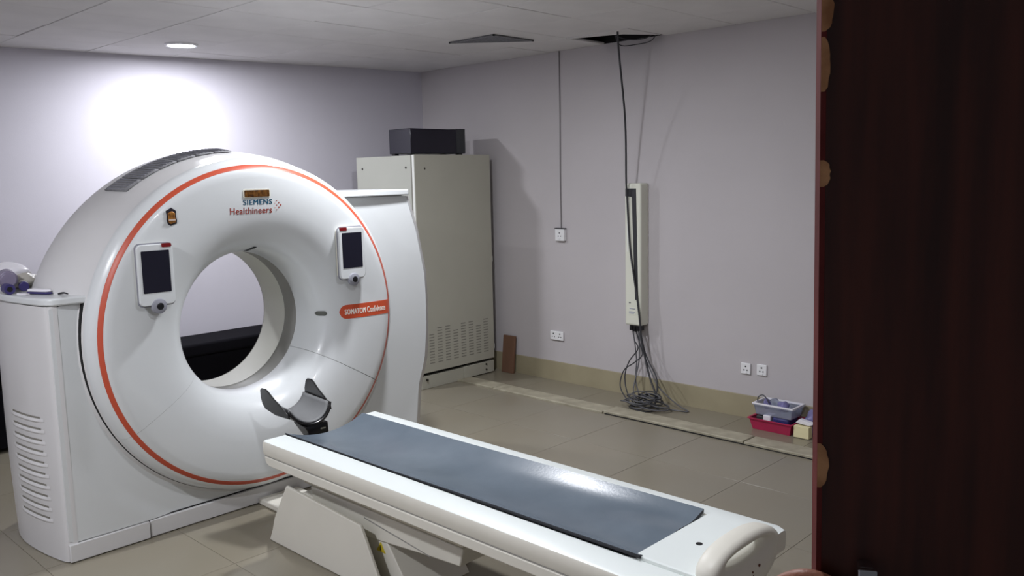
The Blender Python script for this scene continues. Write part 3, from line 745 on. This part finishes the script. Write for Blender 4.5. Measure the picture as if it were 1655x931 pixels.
# ------------------------------------------------------------------ sockets on the right wall
def socket(yc, zc, w, h, n, label, deep=0.012, grp='white wall sockets', mark=None):
    t = thing('wall_socket', label, 'socket', (XW, yc, zc-h/2), grp)
    pl = MB().box(XW-deep, XW-0.0005, yc-w/2, yc+w/2, zc-h/2, zc+h/2).build('plate', 'sockw', t, bevel=0.004)
    for k in range(n):
        c = yc+(k-(n-1)/2)*w/n
        for dy, dz, r in ((0, 0.016, 0.0062), (-0.012, -0.010, 0.005), (0.012, -0.010, 0.005)):
            MB().tube([(XW-deep-0.0008, c+dy, zc+dz), (XW-deep+0.003, c+dy, zc+dz)], r, 10).build('pin_hole', 'sockhole', pl)
        MB().box(XW-deep-0.004, XW-deep+0.002, c-0.010, c+0.010, zc-0.034, zc-0.022).build('switch', 'sockw', pl, bevel=0.001)
    return t
t = socket(4.552, 1.228, 0.095, 0.098, 1, 'single white socket at the end of the hanging wall cord', 0.032)
MB().box(XW-0.034, XW-0.001, 4.502, 4.602, 1.276, 1.284).build('dark_cap', 'unitdark', t)
socket(4.612, 0.386, 0.14, 0.075, 2, 'white double socket above the skirting, near the tall cabinet', 0.016)
socket(2.885, 0.352, 0.074, 0.078, 1, 'white socket above the magenta tray, left of the pair', 0.012)
socket(2.765, 0.358, 0.074, 0.078, 1, 'white socket above the magenta tray, right of the pair', 0.012)
tag(MB().tube(smooth_path([(XW-0.006,4.553,1.28), (XW-0.006,4.556,1.7), (XW-0.005,4.552,2.2), (XW-0.006,4.552,ZC+0.05)]), 0.0045, 8).build('power_cord', 'conduit'), 'thin grey cord running up the wall from a single socket', 'cord')

# ------------------------------------------------------------------ tall wall unit with cables
wu = thing('wall_unit', 'tall narrow cream wall unit with a charcoal slot', 'wall unit', (5.28, 3.77, 0.56))
UX = 5.225
MB().box(UX, XW-0.001, 3.700, 3.846, 0.575, 1.640).build('housing', 'unit', wu, bevel=0.014, seg=3)
MB().prism([(3.722,0.772), (3.750,0.772), (3.778,1.540), (3.836,1.545), (3.836,1.602), (3.740,1.602)], 'X', UX-0.0025, UX+0.004).build('slot', 'unitdark', wu, smooth=False, label='charcoal vertical slot')
MB().prism([(3.800,1.515), (3.822,1.515), (3.822,1.13), (3.812,1.13)], 'X', UX-0.002, UX+0.003).build('inner_strip', 'cabwhite', wu)
MB().box(UX-0.0015, UX+0.003, 3.742, 3.812, 0.655, 0.715).build('label_plate', 'unit', wu, bevel=0.001)
for a, b, z in ((3.758,3.80,0.703), (3.750,3.775,0.703), (3.752,3.806,0.678), (3.760,3.806,0.668)):
    MB().box(UX-0.0022, UX, a, b, z-0.0022, z+0.0022).build('print_line', 'ink', wu, smooth=False)
MB().box(UX-0.002, UX+0.002, 3.792, 3.806, 0.742, 0.752).build('print_mark', 'cable2', wu)
for k, y in enumerate((3.735, 3.765, 3.795)):
    MB().box(5.232, 5.30, y-0.013, y+0.013, 0.535-0.006*(k % 2), 0.577).build('connector', 'black', wu, bevel=0.002)
tag(MB().tube(smooth_path([(4.90,3.660,ZC+0.16), (4.925,3.672,2.60), (5.10,3.745,2.10), (5.185,3.80,1.66), (5.205,3.806,1.53), (5.212,3.803,1.38), (5.212,3.785,1.15), (5.213,3.752,0.95), (5.213,3.718,0.75), (5.213,3.698,0.60), (5.216,3.690,0.50), (5.22,3.66,0.35), (5.20,3.60,0.20), (5.16,3.52,0.09), (5.12,3.50,0.035)]), 0.0072, 8).build('hanging_cable', 'cable'), 'dark cable hanging from the ceiling across the cream wall unit', 'cable')
cb = thing('cable_bundle', 'tangled grey cables hanging under the wall unit and coiled on the floor', 'cables', (5.08, 3.56, 0.005))
rc = random.Random(11)
hang = [
 [(5.26,3.80,0.55), (5.25,3.775,0.46), (5.23,3.73,0.40), (5.2,3.79,0.30), (5.16,3.80,0.2), (5.10,3.74,0.10), (5.06,3.65,0.03)],
 [(5.25,3.79,0.55), (5.25,3.77,0.42), (5.24,3.75,0.3), (5.2,3.73,0.17), (5.14,3.66,0.08), (5.06,3.60,0.02)],
 [(5.25,3.765,0.54), (5.24,3.72,0.44), (5.23,3.69,0.36), (5.19,3.735,0.30), (5.15,3.80,0.24), (5.1,3.80,0.13), (5.05,3.70,0.05), (5.03,3.60,0.02)],
 [(5.25,3.74,0.54), (5.25,3.73,0.42), (5.23,3.72,0.31), (5.2,3.725,0.2), (5.13,3.70,0.1), (5.07,3.62,0.03)],
 [(5.25,3.72,0.54), (5.24,3.68,0.40), (5.22,3.62,0.31), (5.18,3.53,0.22), (5.14,3.50,0.12), (5.10,3.53,0.04), (5.04,3.60,0.02)],
 [(5.24,3.73,0.53), (5.24,3.68,0.36), (5.22,3.60,0.24), (5.18,3.52,0.16), (5.18,3.42,0.085), (5.19,3.33,0.03), (5.19,3.28,0.015), (5.17,3.25,0.012), (5.155,3.28,0.012), (5.13,3.38,0.012), (5.08,3.50,0.02)],
]
for k, pts in enumerate(hang):
    MB().tube(smooth_path(pts, 7), 0.0048 if k != 4 else 0.006, 7).build('cable', 'cable2' if k % 2 else 'cable', cb)
for k in range(13):
    pts = []; cx, cy = 5.055+rc.uniform(-0.02, 0.03), 3.55+rc.uniform(-0.05, 0.05); ra, rb = rc.uniform(0.05, 0.10), rc.uniform(0.08, 0.15)
    zt = 0.010+0.010*k*0.7; tx, ty = rc.uniform(-0.35, 0.5), rc.uniform(-0.25, 0.25); 
    if k > 8: tx = rc.uniform(0.3, 1.0); ra, rb = 0.06, 0.09
    ph = rc.uniform(0, 6)
    for q in range(26):
        a = ph+2*math.pi*q/24*1.04
        dx, dy = ra*math.cos(a), rb*math.sin(a)
        pts.append((cx+dx, cy+dy, max(0.012, zt+abs(tx*dx)*0.8+ty*dy*0.5+0.004*math.sin(3*a))))
    MB().tube(smooth_path(pts, 2), 0.0046, 6).build('cable_loop', 'cable2' if k % 3 else 'cable', cb)

# ------------------------------------------------------------------ tray of supplies by the wall
bk = thing('supply_tray', 'magenta plastic tray of supplies on the floor by the wall', 'tray', (5.2, 2.6, 0.0))
FZ = 0.005
def tray(x0, x1, y0, y1, z0, z1, fl_, t=0.004):
    mb = MB()
    def ring(e, z): return [(x0-e, y0-e, z), (x1+e, y0-e, z), (x1+e, y1+e, z), (x0-e, y1+e, z)]
    a, b, c, d, e, f = ring(0, z0), ring(fl_, z1), ring(fl_+0.008, z1+0.001), ring(fl_+0.008, z1-0.006), ring(fl_-t, z1-0.001), ring(-t, z0+t)
    mb.grid([[a[i], b[i]] for i in range(4)], closed_u=True); mb.grid([[b[i], c[i], d[i]] for i in range(4)], closed_u=True)
    mb.grid([[b[i], e[i], f[i]] for i in range(4)], closed_u=True)
    mb.add(a, [(0,1,2,3)]); mb.add(f, [(0,1,2,3)])
    return mb
tray(5.115, 5.285, 2.455, 2.715, FZ, 0.085, 0.02).build('tray_body', 'pink', bk, smooth=False)
tub = thing('clear_tub', 'clear plastic tub with white rim on the magenta tray', 'tub', (5.2, 2.59, 0.10))
tray(5.13, 5.275, 2.455, 2.700, 0.105, 0.175, 0.012).build('tub_body', 'clear', tub, smooth=False)
rimm = MB()
for q in ((5.110, 5.122, 2.435, 2.722), (5.285, 5.297, 2.435, 2.722)): rimm.box(q[0], q[1], q[2], q[3], 0.172, 0.185)
for q in ((2.435, 2.447), (2.710, 2.722)): rimm.box(5.122, 5.285, q[0], q[1], 0.172, 0.185)
rimm.build('rim', 'paper', tub, bevel=0.003)
pch = MB().box(5.125, 5.27, 2.47, 2.585, 0.03, 0.104).build('navy_pouch', 'blue', bevel=0.014, seg=3); tag(pch, 'navy blue pouch lying in the magenta tray', 'pouch')
pk = MB().box(5.118, 5.20, 2.592, 2.645, 0.03, 0.110).build('white_pack', 'paper', bevel=0.005); tag(pk, 'small white pack in the magenta tray beside the navy pouch', 'pack')
tag(MB().box(5.13, 5.26, 2.650, 2.70, 0.015, 0.095).build('dark_packet', 'unitdark', bevel=0.006), 'dark packet at the left end of the magenta tray', 'packet')
TZ = 0.11
for k, (yy_, zz_, sx_, sy_, sz_) in enumerate([(2.655, 0.165, 0.03, 0.028, 0.035), (2.60, 0.172, 0.035, 0.032, 0.036), (2.535, 0.168, 0.035, 0.035, 0.036), (2.490, 0.158, 0.026, 0.015, 0.028)]):
    lp_ = lump('plastic_pouch', 'clear' if k % 2 else 'lilac', (5.195+0.01*(k % 2), yy_, zz_), (sx_, sy_, sz_), 0.30, 21+k, None)
    tag(lp_, 'crinkled clear plastic pouch in the clear tub, %s from the tubing loop' % ('first', 'second', 'third', 'farthest')[k], 'pouch', 'clear pouches in the tub')
tag(MB().tube(smooth_path([(5.17,2.715,0.18), (5.16,2.70,0.215), (5.16,2.672,0.232), (5.16,2.645,0.215), (5.17,2.63,0.18)]), 0.0042, 7).build('tubing_loop', 'cable2'), 'small dark tubing loop rising from the clear tub', 'tubing')
TZ = 0.006
lb = lump('plastic_bag', 'lilac', (5.235, 2.34, 0.085), (0.06, 0.075, 0.085), 0.25, 31, None); tag(lb, 'lilac clear plastic bag of supplies behind the cream carton', 'bag')
ctn = MB().box(5.105, 5.155, 2.322, 2.424, 0.008, 0.083).build('carton', 'carton', bevel=0.002, smooth=False); tag(ctn, 'small cream carton beside the magenta tray', 'carton')
tag(MB().prism([(2.425,0.095), (2.33,0.088), (2.30,0.105), (2.40,0.122)], 'X', 5.13, 5.172).build('paper_packet', 'paper', bevel=0.003), 'white paper packet resting above the cream carton', 'packet')

# ------------------------------------------------------------------ open door beside the camera
DE = Vector((0.63817, 0.28765, 0)); DW = Vector((0.49641, -0.86809, 0)); DN = Vector((-0.86809, -0.49641, 0)); DZ = Vector((0, 0, 1))
dr = bpy.data.objects.new('door_1', None); COL.objects.link(dr); dr['kind'] = 'structure'
dr.location = DE
# local axes: x along the leaf, y towards the corridor (camera) side, z up; the leaf sags a little on its hinges
rotm = Matrix((DW, DN, DZ)).transposed().to_4x4()
dr.matrix_world = Matrix.Translation(DE) @ rotm
LEAN = R(0.85)
def dl(w, n, z):    # leaf coordinates with the slight lean, pivot at eye height
    return (w + 0.0045 - (z-1.65)*math.tan(LEAN), n, z)
def door_part(name, mb, m, parent, label=None, bevel=0.0, smooth=False):
    me = bpy.data.meshes.new(name)
    me.from_pydata([dl(*p) for p in mb.v], [], mb.f)
    bm = bmesh.new(); bm.from_mesh(me); bmesh.ops.recalc_face_normals(bm, faces=bm.faces); bm.to_mesh(me); bm.free()
    me.materials.append(M[m]); o = bpy.data.objects.new(name, me); COL.objects.link(o); o.parent = parent
    if smooth: me.polygons.foreach_set('use_smooth', [True]*len(me.polygons)); me.set_sharp_from_angle(angle=R(35))
    if bevel:
        md = o.modifiers.new('rounding', 'BEVEL'); md.width = bevel; md.segments = 2; md.limit_method = 'ANGLE'
    if label: o['label'] = label
    return o
LW = 0.92; LT = 0.036
leaf = door_part('door_leaf', MB().box(0.0015, LW, -LT, 0, 0.012, 2.10), 'wood', dr, 'dark brown door leaf')
door_part('door_edge', MB().box(-0.0025, 0.0015, -LT, 0.0004, 0.012, 2.10), 'woodedge', dr, 'worn reddish door edge')
def chip(zc, hh_, ww, seed):
    rr = random.Random(seed); pts = []
    n = 12
    for k in range(n+1):
        t = -1+2*k/n; pts.append((ww*math.sqrt(max(0, 1-t*t))*(1+rr.uniform(-0.12, 0.12))+0.0002, zc+hh_*t))
    pts = [(-0.0022, zc-hh_)] + pts + [(-0.0022, zc+hh_)]
    mb = MB(); mb.add([(w, 0.0012, z) for w, z in pts]+[(w, -0.001, z) for w, z in pts], [])
    n2 = len(pts); mb.f = [tuple(range(n2)), tuple(range(2*n2-1, n2-1, -1))]+[(i, (i+1) % n2, n2+(i+1) % n2, n2+i) for i in range(n2)]
    door_part('chipped_patch', mb, 'chip', dr, 'bare chipped wood patch')
chip(1.838, 0.017, 0.0060, 1); chip(1.797, 0.020, 0.0038, 2); chip(1.716, 0.0100, 0.0050, 3); chip(1.486, 0.0180, 0.0058, 4)
# pull handle on the leaf
ph_ = door_part('pull_handle', MB().box(0.0265, 0.0410, 0.014, 0.020, 1.20, 1.4105), 'chrome', dr, 'chrome pull handle', bevel=0.0015)
for z in (1.205, 1.398):
    door_part('handle_foot', MB().box(0.0285, 0.0390, 0.0, 0.015, z, z+0.0125), 'chrome', ph_, bevel=0.001)
for z in (0.25, 1.05, 1.85):
    door_part('hinge', MB().tube([(LW+0.006, -0.004, z-0.05), (LW+0.006, -0.004, z+0.05)], 0.008, 12), 'chrome', dr, smooth=True)

# ------------------------------------------------------------------ hand of the person at the door
def dworld(w, n, z): return DE + DW*w + DN*n + DZ*z
def skin_obj(name, verts, edges, radii, root, m, parent=None, levels=2):
    me = bpy.data.meshes.new(name); me.from_pydata(verts, edges, []); o = bpy.data.objects.new(name, me); COL.objects.link(o)
    md = o.modifiers.new('skin', 'SKIN'); md.use_smooth_shade = True
    sv = me.skin_vertices[0].data if me.skin_vertices else None
    if sv is None:
        bm = bmesh.new(); bm.from_mesh(me); bm.verts.layers.skin.verify(); bm.to_mesh(me); bm.free(); sv = me.skin_vertices[0].data
    for k, r in enumerate(radii): sv[k].radius = (r, r) if not isinstance(r, tuple) else r; sv[k].use_root = (k == root)
    s = o.modifiers.new('sub', 'SUBSURF'); s.levels = levels; s.render_levels = levels
    me.materials.append(M[m])
    dg = bpy.context.evaluated_depsgraph_get(); dg.update()
    m2 = bpy.data.meshes.new_from_object(o.evaluated_get(dg)); o.modifiers.clear(); o.data = m2
    m2.polygons.foreach_set('use_smooth', [True]*len(m2.polygons))
    if not m2.materials: m2.materials.append(M[m])
    o.parent = parent
    return o
# points in leaf coordinates (along leaf, off the leaf, height)
HV = []; HE = []; HR = []
def hv(w, n, z, r, link=None):
    HV.append(tuple(dworld(w, n, z))); HR.append(r)
    if link is not None: HE.append((link, len(HV)-1))
    return len(HV)-1
palm = hv(0.075, 0.024, 1.315, 0.020)
wrist = hv(0.105, 0.045, 1.245, 0.021, palm)
fa = hv(0.135, 0.085, 1.160, 0.027, wrist); fb = hv(0.175, 0.14, 1.06, 0.034, fa); fc = hv(0.21, 0.19, 0.98, 0.038, fb)
idx = hv(0.050, 0.020, 1.350, 0.0125, palm)
i1 = hv(0.034, 0.016, 1.368, 0.0102, idx); i2 = hv(0.016, 0.014, 1.3915, 0.0104, i1); i3 = hv(-0.003, 0.012, 1.3970, 0.0096, i2); i4 = hv(-0.0185, 0.010, 1.3900, 0.0084, i3); i5 = hv(-0.0252, 0.009, 1.3848, 0.0070, i4); i6 = hv(-0.0282, 0.0085, 1.3822, 0.0042, i5)
mid = hv(0.046, 0.019, 1.325, 0.0125, palm)
m1 = hv(0.020, 0.016, 1.350, 0.0105, mid); m2_ = hv(-0.004, 0.013, 1.365, 0.0098, m1); m3 = hv(-0.022, 0.004, 1.366, 0.0085, m2_); m4 = hv(-0.031, -0.010, 1.364, 0.0072, m3)
rng = hv(0.048, 0.019, 1.300, 0.012, palm)
r1 = hv(0.020, 0.016, 1.316, 0.010, rng); r2 = hv(-0.004, 0.013, 1.328, 0.0094, r1); r3 = hv(-0.020, 0.003, 1.328, 0.0082, r2); r4 = hv(-0.028, -0.010, 1.326, 0.007, r3)
pky = hv(0.056, 0.019, 1.276, 0.011, palm)
p1 = hv(0.028, 0.016, 1.282, 0.009, pky); p2 = hv(0.006, 0.013, 1.290, 0.0082, p1); p3 = hv(-0.012, 0.006, 1.291, 0.007, p2)
th0 = hv(0.098, 0.026, 1.335, 0.0135, palm); th1 = hv(0.105, 0.022, 1.365, 0.0115, th0); th2 = hv(0.100, 0.018, 1.388, 0.0085, th1)
pers = thing('person', 'hand reaching in at the bottom, finger curled round the dark door edge', 'person', tuple(dworld(0.075, 0.024, 1.2)))
hnd = skin_obj('hand', HV, HE, HR, 0, 'skin', None)
hnd.parent = pers; hnd.location = -pers.location
nl = MB()
tip = dworld(-0.0245, 0.0150, 1.3905); ax = (DW*-1).normalized(); upn = (DN*0.75+DZ*0.66).normalized(); sd = ax.cross(upn)
nv = []
for i in range(5):
    for j in range(5):
        a = -1+2*i/4; b = -1+2*j/4
        p = tip + ax*0.0045*a*(1-0.15*b*b) - DZ*0.0034*a + sd*0.0040*b - upn*0.0017*(b*b+0.4*a*a)
        nv.append(p)
nl.grid([[nv[i*5+j] for j in range(5)] for i in range(5)])
nl.build('finger_nail', 'nail', pers, solid=0.0008)
MB().tube([tuple(dworld(0.152, 0.108, 1.115)), tuple(dworld(0.175, 0.14, 1.06)), tuple(dworld(0.21, 0.19, 0.98)), tuple(dworld(0.26, 0.27, 0.86))], [0.040, 0.043, 0.047, 0.050], 20).build('sleeve', 'sleeve', pers)
